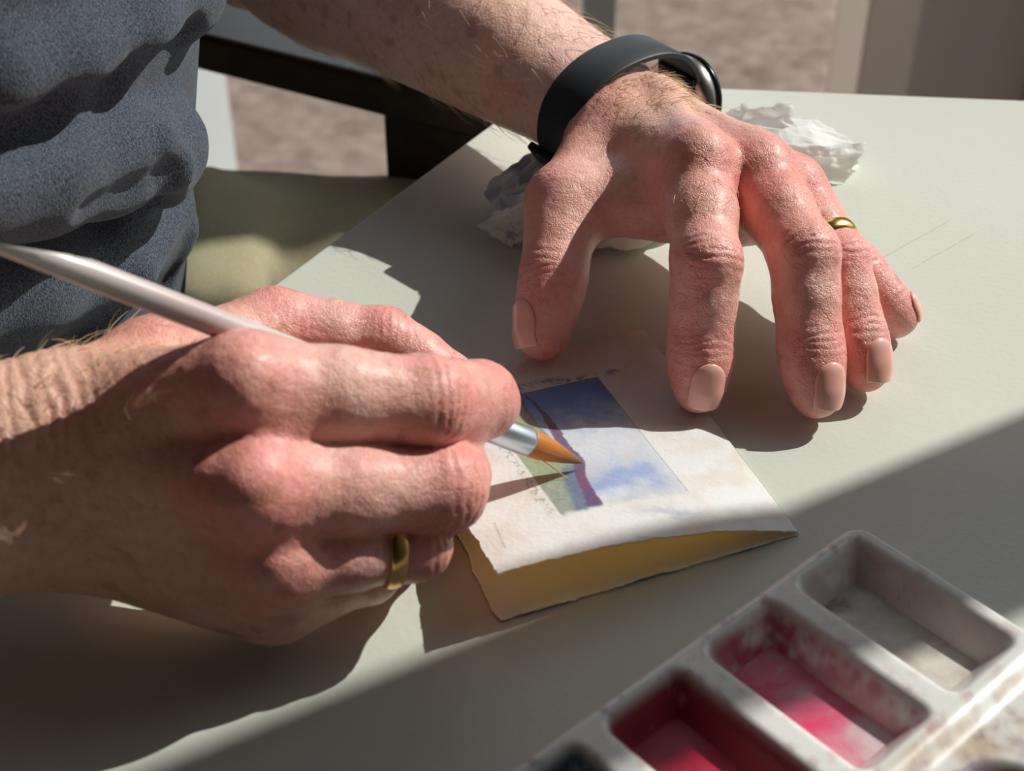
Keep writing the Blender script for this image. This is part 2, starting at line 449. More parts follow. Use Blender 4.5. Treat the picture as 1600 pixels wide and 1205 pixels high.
# two hairline scratches in the paint
SCR = material('scratch', lin(176, 166, 150), .8)
basecol(SCR, ramp(SCR, noise_tex(SCR, 900, 2), [(.4, lin(206, 198, 182)), (.6, lin(150, 138, 124))]))
for a, b in (((1362, 412), (1482, 346)), ((1425, 420), (1522, 366))):
    p, q = J(*a, 0), J(*b, 0); d = unit(q-p); s_ = V3(-d[1], d[0], 0)
    o = boxes('paint_scratch', [((p+q)/2, (np.linalg.norm(q-p)/2, .10, .03), [d, s_, V3(0, 0, 1)])], SCR)
    adopt(TT, o)

# ------------------------------------------------------------------ the man: hands
def chain(pts, waist=.965):      # joints with radii -> tapered pieces with a slimmer middle
    out = []
    for (a, ra), (b, rb) in zip(pts[:-1], pts[1:]):
        m, rm = (a+b)/2, (ra+rb)/2*waist
        out += [(a, m, ra, rm), (m, b, rm, rb)]
    return out
ATT = []                        # wrinkled joints: position, axis, dorsal side, radius, strength
REDS = []                       # reddened spots
def finger_detail(pts, hint, amp=(.9, .55), red=1.0):
    P = [p for p, r in pts]; R = [r for p, r in pts]
    # pts run MCP, PIP, DIP, tip
    for i, am in ((1, amp[0]), (2, amp[1])):
        ax = unit(P[i+1]-P[i-1]); d = np.asarray(hint, float); d = unit(d-ax*(d@ax))
        ATT.append((P[i], ax, d, R[i], am)); REDS.append((P[i]+d*R[i]*.7, R[i]*1.5, .75*red))
    REDS.append((P[-1], R[-1]*1.9, .6*red)); REDS.append((P[0]+unit(np.asarray(hint, float))*R[0]*.6, R[0]*1.5, .8*red))
NAILS = []
def finger_nail(fld, tip, dip, hint, wid, length, shift=0.0, r=8):
    a, d, l = frame_of(tip-dip, hint)
    ns, nc = 15, 11; V = []; cols = []
    last = {}
    for i in range(ns):
        s = i/(ns-1)
        wf = math.sqrt(max(0, 1-max(0, (.42-s)/.42)**2.4))*.98+.02
        wf *= 1-.10*max(0, (s-.8)/.2)**2
        for j in range(nc):
            c = (j/(nc-1)*2-1)
            bow = (-.10*c*c if s > .5 else .0)*length*(s-.5)*2
            pos = tip+a*((s-.55)*length+shift+bow)+l*(c*wid*wf)
            hit = fld.march(pos+d*30, -d, 160, .4)
            h = (hit-tip)@d if hit is not None else -99
            tgt = h+.55-.5*abs(c)**6+(.0 if s > .12 else -.6*(1-s/.12))
            if s > .7:       # free edge leaves the pulp
                base = last.get(j, tgt); tgt = max(tgt, base-.55)
            last[j] = tgt
            V.append(tip+(pos-tip)-d*((pos-tip)@d)+d*tgt)
            lun = max(0, 1-((s-.1)/.2)**2-(c/.6)**2)
            cc = np.array(lin(240, 176, 162))*(1-.3*lun)+np.array(lin(246, 212, 200))*.3*lun
            if s > .93: cc = np.array(lin(232, 204, 184))
            cols.append(cc)
    o = mesh('fingernail', V, grid_faces(ns, nc), NAIL, col=np.array(cols))
    m = o.modifiers.new('solid', 'SOLIDIFY'); m.thickness = .0006; m.offset = -1
    m = o.modifiers.new('sub', 'SUBSURF'); m.levels = 1; m.render_levels = 1
    NAILS.append(o)
BASE = lin(247, 197, 181); TAN = lin(236, 182, 152); RED = lin(234, 140, 130); PALE = lin(250, 212, 198); BROWN = lin(190, 130, 104)
def skin_finish(fld, V, F, red_extra=(), tan=(), wrist=None):
    N = fld.normal(V, fld.h*1.2)
    disp = np.zeros(len(V))
    wob = fbm(V, .12, 3, 5)-.5; wob2 = fbm(V, .35, 2, 9)-.5
    for p, ax, d, r, am in ATT:
        q = V-p
        if np.min(np.linalg.norm(q, axis=1)) > 30: continue
        s = q@ax; dd = q@d; lat = q@np.cross(ax, d); rad = np.linalg.norm(q-np.outer(s, ax), axis=1)
        m = np.exp(-(s/(r*.55))**2)*sstep(.15, .75, dd/(rad+1e-6))*(rad < r*1.5)
        ph = s+wob*4.0+.018*lat**2*np.sign(s)
        g = np.cos(ph*2*math.pi/2.7)
        disp += m*am*(-.42*sstep(.1, 1, g)+.12)
        # the soft swelling behind the joint creases and side folds at the flexed side
        disp += am*.15*np.exp(-((s)/(r*.8))**2)*sstep(.3, .9, dd/(rad+1e-6))*(rad < r*1.5)
    if wrist is not None:
        for wp, wax, wr, am, lam in wrist:
            q = V-wp; s = q@unit(wax); m = np.exp(-(np.linalg.norm(q, axis=1)/wr)**4)
            Qs = q*.35+np.outer(s, unit(wax))*.65; ws = fbm(Qs, .22, 3, 15)-.5
            ph = s+ws*lam*2.2
            g = np.cos(ph*2*math.pi/lam)
            disp += m*am*(-.6*sstep(.0, 1, g)+.25)*(.3+1.2*fbm(V, .07, 2, 31))
    disp += .22*(fbm(V, .55, 2, 77)-.5)+.5*(fbm(V, .16, 2, 78)-.5)
    V2 = V+N*disp[:, None]
    c = np.tile(BASE, (len(V), 1))
    c = mixc(c, PALE, .45*sstep(.45, .75, fbm(V, .10, 3, 3)))
    c = mixc(c, RED, .40*sstep(.45, .75, fbm(V, .14, 3, 12)))
    for p, r, s in tan:
        c = mixc(c, TAN, s*np.exp(-(np.linalg.norm(V-p, axis=1)/r)**2))
    for p, r, s in REDS+list(red_extra):
        c = mixc(c, RED, np.clip(s*np.exp(-(np.linalg.norm(V-p, axis=1)/r)**2)*(.6+.8*fbm(V, .3, 2, 41)), 0, .9))
    c = mixc(c, BROWN, .5*sstep(.66, .74, vnoise(V, .22, 55))*sstep(.5, .7, vnoise(V, .07, 56)))
    groove = np.clip(-disp*1.1, 0, .5); c = mixc(c, RED*.8, groove)
    return V2, c

# ---- left hand, propped on its fingertips
LH = {}
LH['index'] = [JR(1086, 262, 56, 58), JR(1104, 412, 44, 51), JR(1094, 541, 21, 46), JR(1092, 607, 10.2, 39)]
LH['middle'] = [JR(1180, 272, 50, 55), JR(1256, 398, 42, 51), JR(1266, 540, 20.5, 46), JR(1276, 613, 10.2, 41)]
LH['ring'] = [JR(1236, 300, 42, 48), JR(1312, 408, 33, 42), JR(1336, 520, 17, 42), JR(1352, 575, 9.5, 38)]
LH['pinky'] = [JR(1262, 345, 32, 42), JR(1338, 420, 23, 34), JR(1378, 472, 14, 33), JR(1402, 496, 8.5, 31)]
LH['thumb'] = [JR(955, 222, 42, 60), JR(880, 318, 38, 54), JR(866, 430, 25, 48), JR(847, 521, 11.5, 43)]
LW = J(985, 188, 42); LA = unit(V3(-.66, .75, .06))           # wrist centre and the way to the elbow
LEL = LW+LA*235                                               # elbow
gl = Field((-25, -40, -3), (140, 165, 95), .75)
palm = np.full_like(gl.D, 60)
e1 = unit(np.cross(V3(0, 0, 1), LA))*-1                        # across the wrist, towards the little finger
e1 = e1 if e1[0] > 0 else -e1
car = [LW-LA*8+e1*o+V3(0, 0, dz) for o, dz in ((-11, 1), (-4, 0), (3, -3), (8, -6))]
pr = []
for k, c in zip(('index', 'middle', 'ring', 'pinky'), car):
    p, r = LH[k][0]
    pr.append((p, c, r*.98, 15.5))
gl.add(pr, 9, palm)
gl.add([(LW-e1*8, LW-e1*8+LA*16, 18, 17.5), (LW+e1*6-V3(0, 0, 2.5), LW+e1*6-V3(0, 0, 2)+LA*16, 17, 17), (LW-LA*8, LW, 17.5, 17)], 6, palm)
tb = LH['thumb']
gl.add([(tb[0][0], tb[1][0], 15, tb[1][1]*.95), (tb[0][0]+V3(6, -4, -4), LH['index'][0][0]+V3(-2, 14, -10), 15, 9),
        (tb[1][0]+V3(6, 8, -2), LH['index'][0][0]+V3(-3, 10, -8), 6, 9),
        (J(908, 322, 36), J(1022, 322, 40), 10, 11), (J(960, 300, 30), J(1080, 320, 38), 13, 13), (J(985, 262, 26), J(1150, 330, 34), 13, 12)], 9, palm)
gl.add([(LH['index'][0][0]+V3(0, 4, -8), LH['pinky'][0][0]+V3(0, 6, -3), 10, 9)], 8, palm)
gl.D[...] = palm
lst = []
for k in ('index', 'middle', 'ring', 'pinky', 'thumb'):
    pts = LH[k]; c = chain(pts)
    if k == 'thumb': c = chain(pts[1:])
    lst.append((c, 6.0, 8.0))
    if k != 'thumb':
        a, b = pts[0], pts[1]
gl.fingers(lst, palm)
for k, rr, dz in (('index', 8.5, 6.5), ('middle', 8, 5.5), ('ring', 7, 5.5)):   # knuckle heads
    p, r = LH[k][0]; q = p+V3(0, -2, dz); gl.add([(q, q+unit(LW-p)*6, rr, rr-1)], 6)
for k in ('index', 'middle'):                                  # extensor tendons
    p, r = LH[k][0]; gl.add([(p+V3(0, 4, r-3.2), LW-LA*10+V3(2, 0, 15.5), 3.2, 3.0)], 7)
# finger pads pressed on the table
for k in ('index', 'middle', 'ring', 'pinky', 'thumb'):
    p, r = LH[k][-1]
hints = dict(index=(.22, -.8, .6), middle=(.42, -.75, .55), ring=(.45, -.55, .7), pinky=(.45, .0, .9), thumb=(-.88, -.42, .25))
for k in ('index', 'middle', 'ring', 'pinky'): finger_detail(LH[k], hints[k])
finger_detail(LH['thumb'], hints['thumb'], (.45, .8))
VL, FL = gl.surface()
VL, CL = skin_finish(gl, VL, FL, tan=[(LW-LA*5, 42, .9), (LW+V3(0, -30, 15), 26, .6)], red_extra=[(J(1200, 270, 62), 16, .7)],
                     wrist=[(LW-LA*14+V3(-6, 0, 12), -LA+V3(.2, 0, 0), 24, .5, 3.0)])
for k, w, L_, sh in (('index', 5.5, 14.5, .2), ('middle', 5.5, 14.5, .6), ('ring', 5.3, 13.5, .8), ('pinky', 4.0, 9.5, .8), ('thumb', 6.6, 16, .2)):
    finger_nail(gl, LH[k][3][0], LH[k][2][0], hints[k], w, L_, sh)
nL = len(NAILS)

# ---- right hand, holding the brush
ATT_L = ATT; ATT = []; REDS = []
BT = J(911, 724, 12.0); BM = J(392, 525, 82)                   # brush tip, and where it crosses the index knuckle
BA = unit(BM-BT)
RH = {}
RH['index'] = [JR(388, 604, 74, 80), JR(668, 628, 60, 70), JR(746, 625, 44, 59), JR(764, 632, 35.5, 49)]
RH['middle'] = [JR(402, 768, 55, 76), JR(688, 762, 41, 71), JR(706, 742, 26, 56), JR(700, 705, 19, 50)]
RH['ring'] = [JR(432, 876, 35, 68), JR(648, 852, 28, 54), JR(655, 820, 14, 48), JR(630, 790, 10, 44)]
RH['pinky'] = [JR(440, 930, 18, 58), JR(575, 895, 14, 46), JR(590, 860, 10, 40), JR(560, 840, 8, 36)]
RH['thumb'] = [JR(250, 590, 50, 70), JR(430, 512, 47, 56), JR(600, 528, 42, 46), JR(700, 590, 33, 42)]
RW = J(60, 742, 46); RA = unit(V3(-.86, -.36, .12))
REL = RW+RA*245
lat = unit(RH['pinky'][0][0]-RH['index'][0][0]); lat = unit(lat-RA*(lat@RA))
gr = Field((-215, -185, -3), (25, 15, 105), .8)
palm = np.full_like(gr.D, 60)
pr = []
for k, o in zip(('index', 'middle', 'ring', 'pinky'), (-12, -4, 5, 13)):
    p, r = RH[k][0]; pr.append((p, RW-RA*10+lat*o, r*.97, 17))
gr.add(pr, 10, palm)
gr.add([(RW-lat*9, RW-lat*9+RA*110, 20, 31), (RW+lat*9, RW+lat*9+RA*110, 19.5, 30)], 10, palm)
tb = RH['thumb']
gr.add([(tb[0][0], tb[1][0], 15, tb[1][1]), (tb[0][0], RW-RA*6-lat*10, 15, 16),
        (tb[0][0]+V3(12, 4, -8), RH['index'][0][0]+V3(4, 12, -14), 13, 9), (RH['pinky'][0][0]+V3(-6, 3, -2), RW-RA*12+lat*14, 12, 15),
        ((RH['index'][0][0]+RH['middle'][0][0])/2+FW*8, RH['index'][1][0]*.5+RH['middle'][1][0]*.5+FW*17, 13, 11)], 10, palm)
gr.D[...] = palm
lst = []
for k in ('index', 'middle', 'ring', 'pinky'): lst.append((chain(RH[k]), 4.0, 7.0))
lst.append((chain(RH['thumb'][1:]), 4.0, 7.0))
gr.fingers(lst, palm)
nd = unit(V3(-.15, -.62, .77))                                  # out of the back of the hand
for k, rr, dz in (('index', 9, 6), ('middle', 9, 6.5), ('ring', 8, 5)):
    p, r = RH[k][0]; q = p+nd*dz; gr.add([(q, q+unit(RW-p)*8, rr, rr-1)], 7)
for k in ('index', 'middle', 'ring'):
    p, r = RH[k][0]; gr.add([(p+nd*(r-3.4), RW-RA*14+nd*14.5, 3.0, 2.6)], 7)
hr = dict(index=(-.1, -.72, .69), middle=(0, -.75, .66), ring=(.1, -.8, .6), pinky=(.1, -.8, .6), thumb=(.1, -.2, 1))
for k in ('index', 'middle', 'ring'): finger_detail(RH[k], hr[k], (.9, .3))
finger_detail(RH['thumb'], hr['thumb'], (.5, .7))
VR, FR = gr.surface()
VR, CR = skin_finish(gr, VR, FR, tan=[(RW-RA*10, 45, .9), (RW-RA*40, 30, .5)], red_extra=[(J(405, 780, 62), 20, .6)],
                     wrist=[(RW+nd*16-RA*2-lat*10, -RA, 27, .7, 3.8), (RW-RA*42+nd*16, -RA, 24, .25, 3.2)])

# ---- arms and trunk under the clothes
FD = unit(V3(.853, -.522, 0)); LT = V3(.522, .853, 0)           # he faces FD, his left is LT
TC = V3(-288, 42, -40)
def tc(z): return TC+FD*.27*(z+40)+V3(0, 0, z+40)
SHL = tc(360)+LT*185; SHR = tc(360)-LT*185
ga = Field((-560, -360, -220), (80, 420, 560), 6)
ga.add([(tc(-150)+LT*o, tc(330)+LT*o, 104, 92) for o in (-70, 0, 70)], 40)
ga.add([(SHL, LEL, 52, 44), (SHR, REL, 52, 44), (REL, RW+RA*90, 44, 34), (SHR, SHL, 55, 55), (tc(360), tc(470)+FD*20, 60, 56)], 14)
VT, FT = ga.surface()
gf = Field((-190, 85, -20), (60, 370, 125), 1.6)
gf.add([(LW-e1*8+LA*3, LEL-e1*6+LA*-40, 16.8, 36), (LW+e1*6.5+LA*3-V3(0, 0, 2), LEL+e1*8-LA*60+V3(0, 0, -2), 16.5, 37), (LEL-LA*60, LEL, 38, 33),
        (LEL, LEL+(SHL-LEL)*.35, 36, 44)], 12)
gf.add([(LW+LA*60-e1*8+V3(0, 0, 8), LEL-LA*20-e1*10+V3(0, 0, 12), 16, 28)], 18)
VF, FF = gf.surface()
NF = gf.normal(VF)
VF = VF+NF*(1.2*(fbm(VF, .05, 2, 4)-.5)+.4*(fbm(VF, .3, 2, 5)-.5))[:, None]
CF = mixc(np.tile(BASE, (len(VF), 1)), TAN, .55*sstep(.3, .7, fbm(VF, .05, 3, 7))); CF = mixc(CF, RED, .3*sstep(.5, .75, fbm(VF, .12, 3, 8)))
CF = mixc(CF, BROWN, .5*sstep(.70, .76, vnoise(VF, .2, 65)))
CT = np.tile(BASE, (len(VT), 1))
PE = empty('person', tc(-40)*V3(1, 1, 0)+V3(0, 0, FLOOR))
tag(PE, 'person in dark grey T-shirt and khaki trousers painting with both hands on the table', 'person')
Vs, Fs, Cs, nn = [], [], [], 0
for v, f, c in ((VL, FL, CL), (VR, FR, CR), (VF, FF, CF), (VT, FT, CT)):
    Vs.append(v); Fs.append(f+nn); Cs.append(c); nn += len(v)
body = mesh('body', np.concatenate(Vs), np.concatenate(Fs), SKIN, col=np.concatenate(Cs))
adopt(PE, body)
for o in NAILS: o.parent = body

# ---- arm hair
random.seed(4); rng = np.random.default_rng(4)
cu = bpy.data.curves.new('arm_hair', 'CURVE'); cu.dimensions = '3D'; cu.bevel_depth = .00012; cu.bevel_resolution = 0; cu.resolution_u = 3
def hairs(fld, V, mask, dirn, count, length):
    ids = np.nonzero(mask)[0]
    if not len(ids): return
    ids = rng.choice(ids, min(count, len(ids)), replace=False)
    N = fld.normal(V[ids])
    for i, nrm in zip(ids, N):
        d = np.asarray(dirn, float)+rng.normal(0, .45, 3); d = d-nrm*(d@nrm)
        d = unit(d); L = length*rng.uniform(.5, 1.25); side = np.cross(nrm, d)*rng.normal(0, .3)
        lift = rng.uniform(.15, .55)
        p = V[ids[0]*0+i]-nrm*.2
        pts = [p, p+(d*.45+nrm*lift*.6+side*.2)*L, p+(d*.95+nrm*lift*.55+side)*L]
        sp = cu.splines.new('POLY'); 
        q = [((1-t)**2)*pts[0]+2*t*(1-t)*pts[1]+t*t*pts[2] for t in (0, .25, .5, .75, 1)]
        sp.points.add(len(q)-1)
        for k, w in enumerate(q): sp.points[k].co = (*(w*MM), 1); sp.points[k].radius = 1-.75*k/4
hairs(gf, VF, ((VF-LW)@LA > 20) & ((VF-LW)@LA < 190), -LA+e1*.5, 800, 11)
hairs(gl, VL, (np.linalg.norm(VL-(LW-LA*14+V3(0, 0, 14)), axis=1) < 26) & (VL[:, 2] > 44), -LA+e1*.6, 220, 7.5)
hairs(gl, VL, (np.linalg.norm(VL-(LH['index'][0][0]*.6+LH['index'][1][0]*.4), axis=1) < 17) & (VL[:, 2] > 50), V3(.3, -1, -.2), 40, 4.5)
hairs(gr, VR, (np.linalg.norm(VR-(RW-lat*16), axis=1) < 42) & ((VR-RW)@lat < -8), -RA-lat*.9, 190, 9)
hairs(gr, VR, (np.linalg.norm(VR-(RW-RA*30+nd*10), axis=1) < 40) & ((VR-RW)@nd > 4), -RA+lat*.4, 70, 5)
ho = bpy.data.objects.new('arm_hair', cu); COL.objects.link(ho); cu.materials.append(HAIR); tag(ho, kind='stuff')
ho.parent = body

# ---- T-shirt
gs = Field((-470, -260, -170), (-30, 330, 330), 2.8)
gs.add([(tc(-150)+LT*o, tc(340)+LT*o, 122, 108) for o in (-70, 0, 70)], 40)
gs.add([(SHL, SHL+(LEL-SHL)*.55, 62, 60), (SHR, SHR+(REL-SHR)*.55, 62, 60), (SHR, SHL, 64, 64)], 14)
def onshirt(px, py):
    r = FW+(px-800)/FPX*RT-(py-602.5)/FPX*UP; return gs.march(CAM+r*300, r, 900, .5)
def fold(pts, r, k, inset, carve=False):
    P = [onshirt(*p) for p in pts]; P = [p for p in P if p is not None]
    for a, b in zip(P[:-1], P[1:]):
        na, nb = gs.normal(a)[0], gs.normal(b)[0]
        if carve: gs.carve(a+na*inset, b+nb*inset, r, r, k)
        else: gs.add([(a-na*inset, b-nb*inset, r, r)], k)
# roll of cloth above the waist crease, slanting folds higher up
fold([(-60, 300), (60, 272), (160, 246), (248, 232)], 19, 6, 3)
fold([(-60, 438), (60, 390), (160, 352), (258, 312)], 8, 5, 0, True)
fold([(-60, 500), (60, 460), (180, 420), (270, 350)], 15, 14, 9)
fold([(0, 120), (110, 95), (210, 45), (300, -10)], 16, 7, 5)
fold([(-20, 225), (100, 178), (200, 130), (300, 62)], 6, 8, 0, True)
fold([(255, 215), (276, 262), (262, 300)], 6, 5, 1)
fold([(292, 318), (225, 430), (120, 560)], 3.4, 6, .6)
fold([(300, 360), (255, 450), (190, 540)], 3.0, 6, .6)
fold([(140, 330), (210, 300), (272, 268)], 4, 5, 1, True)
VS, FS = gs.surface(); VS = smooth_mesh(VS, FS, 1)
shirt = mesh('t_shirt', VS, FS, SHIRT); adopt(PE, shirt)
shirt['label'] = 'dark grey knitted cotton T-shirt'
# ---- trousers
gt = Field((-460, -140, FLOOR), (330, 420, -60), 6)
gt.add([(V3(-300, 290, -175), V3(150, 285, -172), 88, 74), (V3(-330, 20, -195), V3(120, -10, -185), 88, 74),
        (V3(-310, 40, -190), V3(-290, 260, -190), 105, 105)], 20)
gt.add([(V3(150, 285, -172), V3(150, 285, FLOOR+55), 68, 52), (V3(120, -10, -185), V3(120, -10, FLOOR+55), 68, 52)], 12)
gt.add([(J(318, 300, -95), J(300, 470, -95), 14, 14), (J(395, 345, -100), J(370, 470, -100), 15, 15)], 16)
VP, FP = gt.surface(); VP = smooth_mesh(VP, FP, 2)
NP = gt.normal(VP); VP = VP+NP*(6*(fbm(VP, .02, 3, 3)-.5))[:, None]
tro = mesh('trousers', VP, FP, KHAKI); adopt(PE, tro); tro['label'] = 'khaki cotton trousers'

# ------------------------------------------------------------------ chair he sits on
CH = empty('armchair', (-280, 150, FLOOR)); tag(CH, 'dark brown wooden armchair behind the seated person', 'chair')
a0 = J(330, 58, -40); a1 = J(520, 104, -40)
ad = unit((a1-a0)*V3(1, 1, 0)); an = V3(-ad[1], ad[0], 0); ar = [ad, an, V3(0, 0, 1)]
aend = a0+ad*((J(822, 232, -62)-a0)@ad)
ast = a0-ad*230
arm = boxes('armrest', [((ast+aend)/2+an*34-V3(0, 0, 11), (np.linalg.norm(aend-ast)/2, 34, 11), ar)], WOOD, bevel=3)
pc = J(655, 240, -75)
parts = [arm]
pp = a0+ad*((pc-a0)@ad)+an*26
parts.append(boxes('arm_post', [((pp[0], pp[1], (-62+FLOOR)/2), (28, 20, (-62-FLOOR)/2), ar)], WOOD, bevel=2))
qq = ast+an*30+ad*15
parts.append(boxes('back_post', [((qq[0], qq[1], (250+FLOOR)/2), (18, 22, (250-FLOOR)/2), ar)], WOOD, bevel=2))
LTn = an
wd = 560
parts.append(boxes('seat', [((pp+qq)/2-an*(wd/2-10)*1.0*V3(1, 1, 0)+V3(0, 0, -330-((pp+qq)/2)[2]), (np.linalg.norm((pp-qq)[:2])/2+20, wd/2, 22), ar)], WOOD, bevel=5))
for p_, h in ((pp, -62), (qq, 250)):
    r_ = p_-an*(wd-20); parts.append(boxes('arm_post' if h < 0 else 'back_post', [((r_[0], r_[1], (h+FLOOR)/2), (24, 20, (h-FLOOR)/2), ar)], WOOD, bevel=2))
for z_ in (60, 150, 225): parts.append(boxes('back_slat', [((qq-an*(wd-20)/2)*V3(1, 1, 0)+V3(0, 0, z_), (8, wd/2-10, 22), ar)], WOOD, bevel=2))
adopt(CH, *parts)

# ------------------------------------------------------------------ card
CR_, CBL, CT_ = V3(81.8, -71.2, 0), V3(-3.4, -105.5, 0), V3(44.6, 30.3, 0)
CU, CV = CBL-CR_, CT_-CR_
def leaf(name, hf, paint, torn, nu=230, nv=260, th=.55, seed=0):
    u = np.linspace(0, 1, nu)[:, None]*np.ones((1, nv)); v = np.ones((nu, 1))*np.linspace(0, 1, nv)[None, :]
    Q = np.stack([u.ravel()*40, v.ravel()*46, 0*u.ravel()+seed], -1)
    e = fbm(Q, .35, 4, seed+2)-.5; e2 = fbm(Q, 1.6, 3, seed+5)-.5
    # deckle: the free edges wander
    uu = u.ravel()*(1+sstep(.8, 1, u.ravel())*(.022*e+.012*e2)*torn)
    vv = v.ravel()-sstep(.2, 0, v.ravel())*(.010*e+.010*e2)*torn+sstep(.8, 1, v.ravel())*(.012*e+.012*e2)
    z = hf(u.ravel(), v.ravel())
    P = CR_+uu[:, None]*CU+vv[:, None]*CV; P[:, 2] = z
    Pt = P+V3(0, 0, th); c = paint(uu, vv)
    n_ = nu*nv; F = grid_faces(nu, nv)
    idx = np.arange(n_).reshape(nu, nv)
    rim = np.concatenate([idx[:, 0], idx[-1, 1:], idx[-2::-1, -1], idx[0, -2:0:-1]])
    r2 = np.roll(rim, -1)
    side = np.stack([rim, r2, r2+n_, rim+n_], -1)
    Fa = np.concatenate([F[:, ::-1], F+n_, side[:, ::-1]])
    pl = np.tile(lin(252, 246, 232), (n_, 1))
    return mesh(name, np.concatenate([Pt, P]), Fa, PAPER, col=np.concatenate([c, pl]))
def hfront(u, v): return .95+17*(1-np.clip(1-u, 0, 1)**2.3)*np.clip(1-v, 0, 1)**1.2
def hback(u, v): return .15+.3*u*v+.5*np.exp(-((v-.0)/.1)**2)*np.sin(u*9)**2
PAPERC = lin(246, 252, 255)
PAPERB = PAPER.copy(); PAPERB.name = 'watercolour_paper_back'; PAPERB.node_tree.nodes['Mix Shader'].inputs[0].default_value = 0.0
def plain(u, v): return np.tile(PAPERC, (len(u), 1))
def painting(u, v):
    n_ = len(u); Q = np.stack([u*92, v*108, 0*u], -1)
    a = fbm(Q, .12, 4, 21)-.5; b = fbm(Q, .5, 3, 22)-.5; g = fbm(Q, 2.2, 2, 23)-.5
    c = np.tile(PAPERC, (n_, 1)); c = mixc(c, lin(232, 226, 216), .5*sstep(-.1, .2, a))
    inside = lambda lo, hi, x, w=.002: sstep(lo-w, lo+w, x)*(1-sstep(hi-w, hi+w, x))
    # sky wash: bright ultramarine at the top fading down, a second band below the cloud
    sky = inside(.283, .60, u)*inside(.17+.05*a, .806, v, .003)*sstep(.13, .24, v+.12*a+.04*b)
    dens = .95*sstep(.46, .82, v+.16*a+.05*b)+.46*np.exp(-((v-.30+.14*a+.10*(u-.45))/.075)**2)*sstep(.27, .36, u)+.22
    dens = np.clip(dens+.10*b+.16*g, 0, 1)*sky
    c = mixc(c, lin(142, 186, 242), np.clip(dens*1.05, 0, .95)); c = mixc(c, lin(50, 114, 212), np.clip((dens-.5)*1.3, 0, .8))
    # overrun brush marks above the masked edge
    sm = np.exp(-((v-.832-.05*(u-.42)-.05*a)/.014)**2)*inside(.17, .60, u, .04)*sstep(-.06, .12, b+g*.6)*(1-inside(.29, .6, v-1, .1))
    c = mixc(c, lin(60, 90, 170), np.clip(sm*.8, 0, .8))
    tl = np.exp(-(((u-.61)/.05)**2+((v-.80)/.03)**2))*sstep(-.2, .15, b+g); c = mixc(c, lin(52, 116, 196), np.clip(tl*.9, 0, .85))
    edge = (np.abs(u-.285) < .0022)*inside(.19, .81, v)+(np.abs(v-.806) < .0018)*inside(.285, .56, u); c = mixc(c, lin(60, 70, 110), np.clip(edge*.45, 0, 1))
    # ridge line: its left and right borders follow the hill
    vs = np.array([.19, .233, .29, .329, .40, .442, .47, .534, .56, .614, .683, .718, .78, .80])
    ul = np.interp(v, vs, [.63, .618, .61, .60, .575, .568, .566, .573, .572, .566, .558, .556, .568, .57])
    ur = np.interp(v, vs, [.58, .577, .572, .566, .534, .536, .541, .542, .538, .536, .543, .545, .556, .56])
    wob = .010*b+.004*g
    gl_ = np.interp(v, vs, [.63, .618, .61, .60, .575, .568, .572, .582, .584, .590, .590, .588, .578, .57])
    # green slope
    gr_ = sstep(gl_-.004, gl_+.004, u+wob*.5)*(1-sstep(.722, .728, u+.002*g))*sstep(.15, .19, v+.05*a+.02*b)*(1-sstep(.80, .83, v+.06*a))
    gcol = mixc(np.tile(lin(136, 166, 118), (n_, 1)), lin(80, 130, 146), sstep(.5, .1, v+.2*a+.4*(u-.66))*.85)
    gcol = mixc(gcol, lin(190, 186, 98), sstep(.55, .75, v+.2*b)*.55)
    gcol = mixc(gcol, lin(54, 108, 150), sstep(.07, .0, u-gl_)*sstep(.45, .8, v+.15*a)*.9)
    c = mixc(c, gcol, np.clip(gr_*(.80+.35*g+.2*b), 0, .95))
    # dry green drag left of the masked line, with the pale line itself
    dr = inside(.735, .765+.02*a, u, .004)*inside(.18, .62, v, .02)*sstep(.02, .16, g+b*.7); c = mixc(c, lin(140, 158, 130), dr*.75)
    # blue wash between green and ridge at the foot, then the purple ridge over it
    bl = sstep(ul+.055, ul+.03, u+wob)*sstep(ur, ur+.006, u)*sstep(.42, .36, v)*sstep(.17, .19, v+.02*b); c = mixc(c, lin(58, 112, 172), np.clip(bl*(.75+.5*g), 0, .85))
    rd = sstep(ur-.003, ur+.003, u+wob)*(1-sstep(ul-.003, ul+.003, u+wob))*sstep(.178, .19, v)*(1-sstep(.79, .80, v))
    rcol = mixc(np.tile(lin(80, 66, 132), (n_, 1)), lin(116, 74, 122), sstep(-.1, .2, a+b)); rcol = mixc(rcol, lin(60, 74, 140), sstep(.62, .78, v))
    c = mixc(c, rcol, np.clip(rd*(.9+.3*g), 0, .97))
    # stray blue touches at the near edge and a pencil tick
    st = np.exp(-(((u-.40)/.09)**2+((v-.10-.2*(u-.4))/.035)**2))*sstep(-.2, .2, a+.5*b); c = mixc(c, lin(150, 176, 226), np.clip(st*.6, 0, .6))
    pc_ = np.exp(-((u-(.925+(.214-v)*.13))/.0016)**2)*inside(.09, .214, v); c = mixc(c, lin(140, 130, 120), pc_*.8)
    return np.clip(c, 0, 1)
KD = empty('greeting_card', (CR_+CBL+CT_)/3); tag(KD, 'folded cream paper card with a small watercolour landscape, under the brush', 'card')
lf = leaf('front_leaf', hfront, painting, 1.0, 300, 330, seed=1); lf['label'] = 'raised front leaf with blue sky, green slope and purple ridge'
lb = leaf('back_leaf', hback, plain, 1.0, 150, 160, th=.5, seed=9); lb.data.materials[0] = PAPERB
adopt(KD, lf, lb)

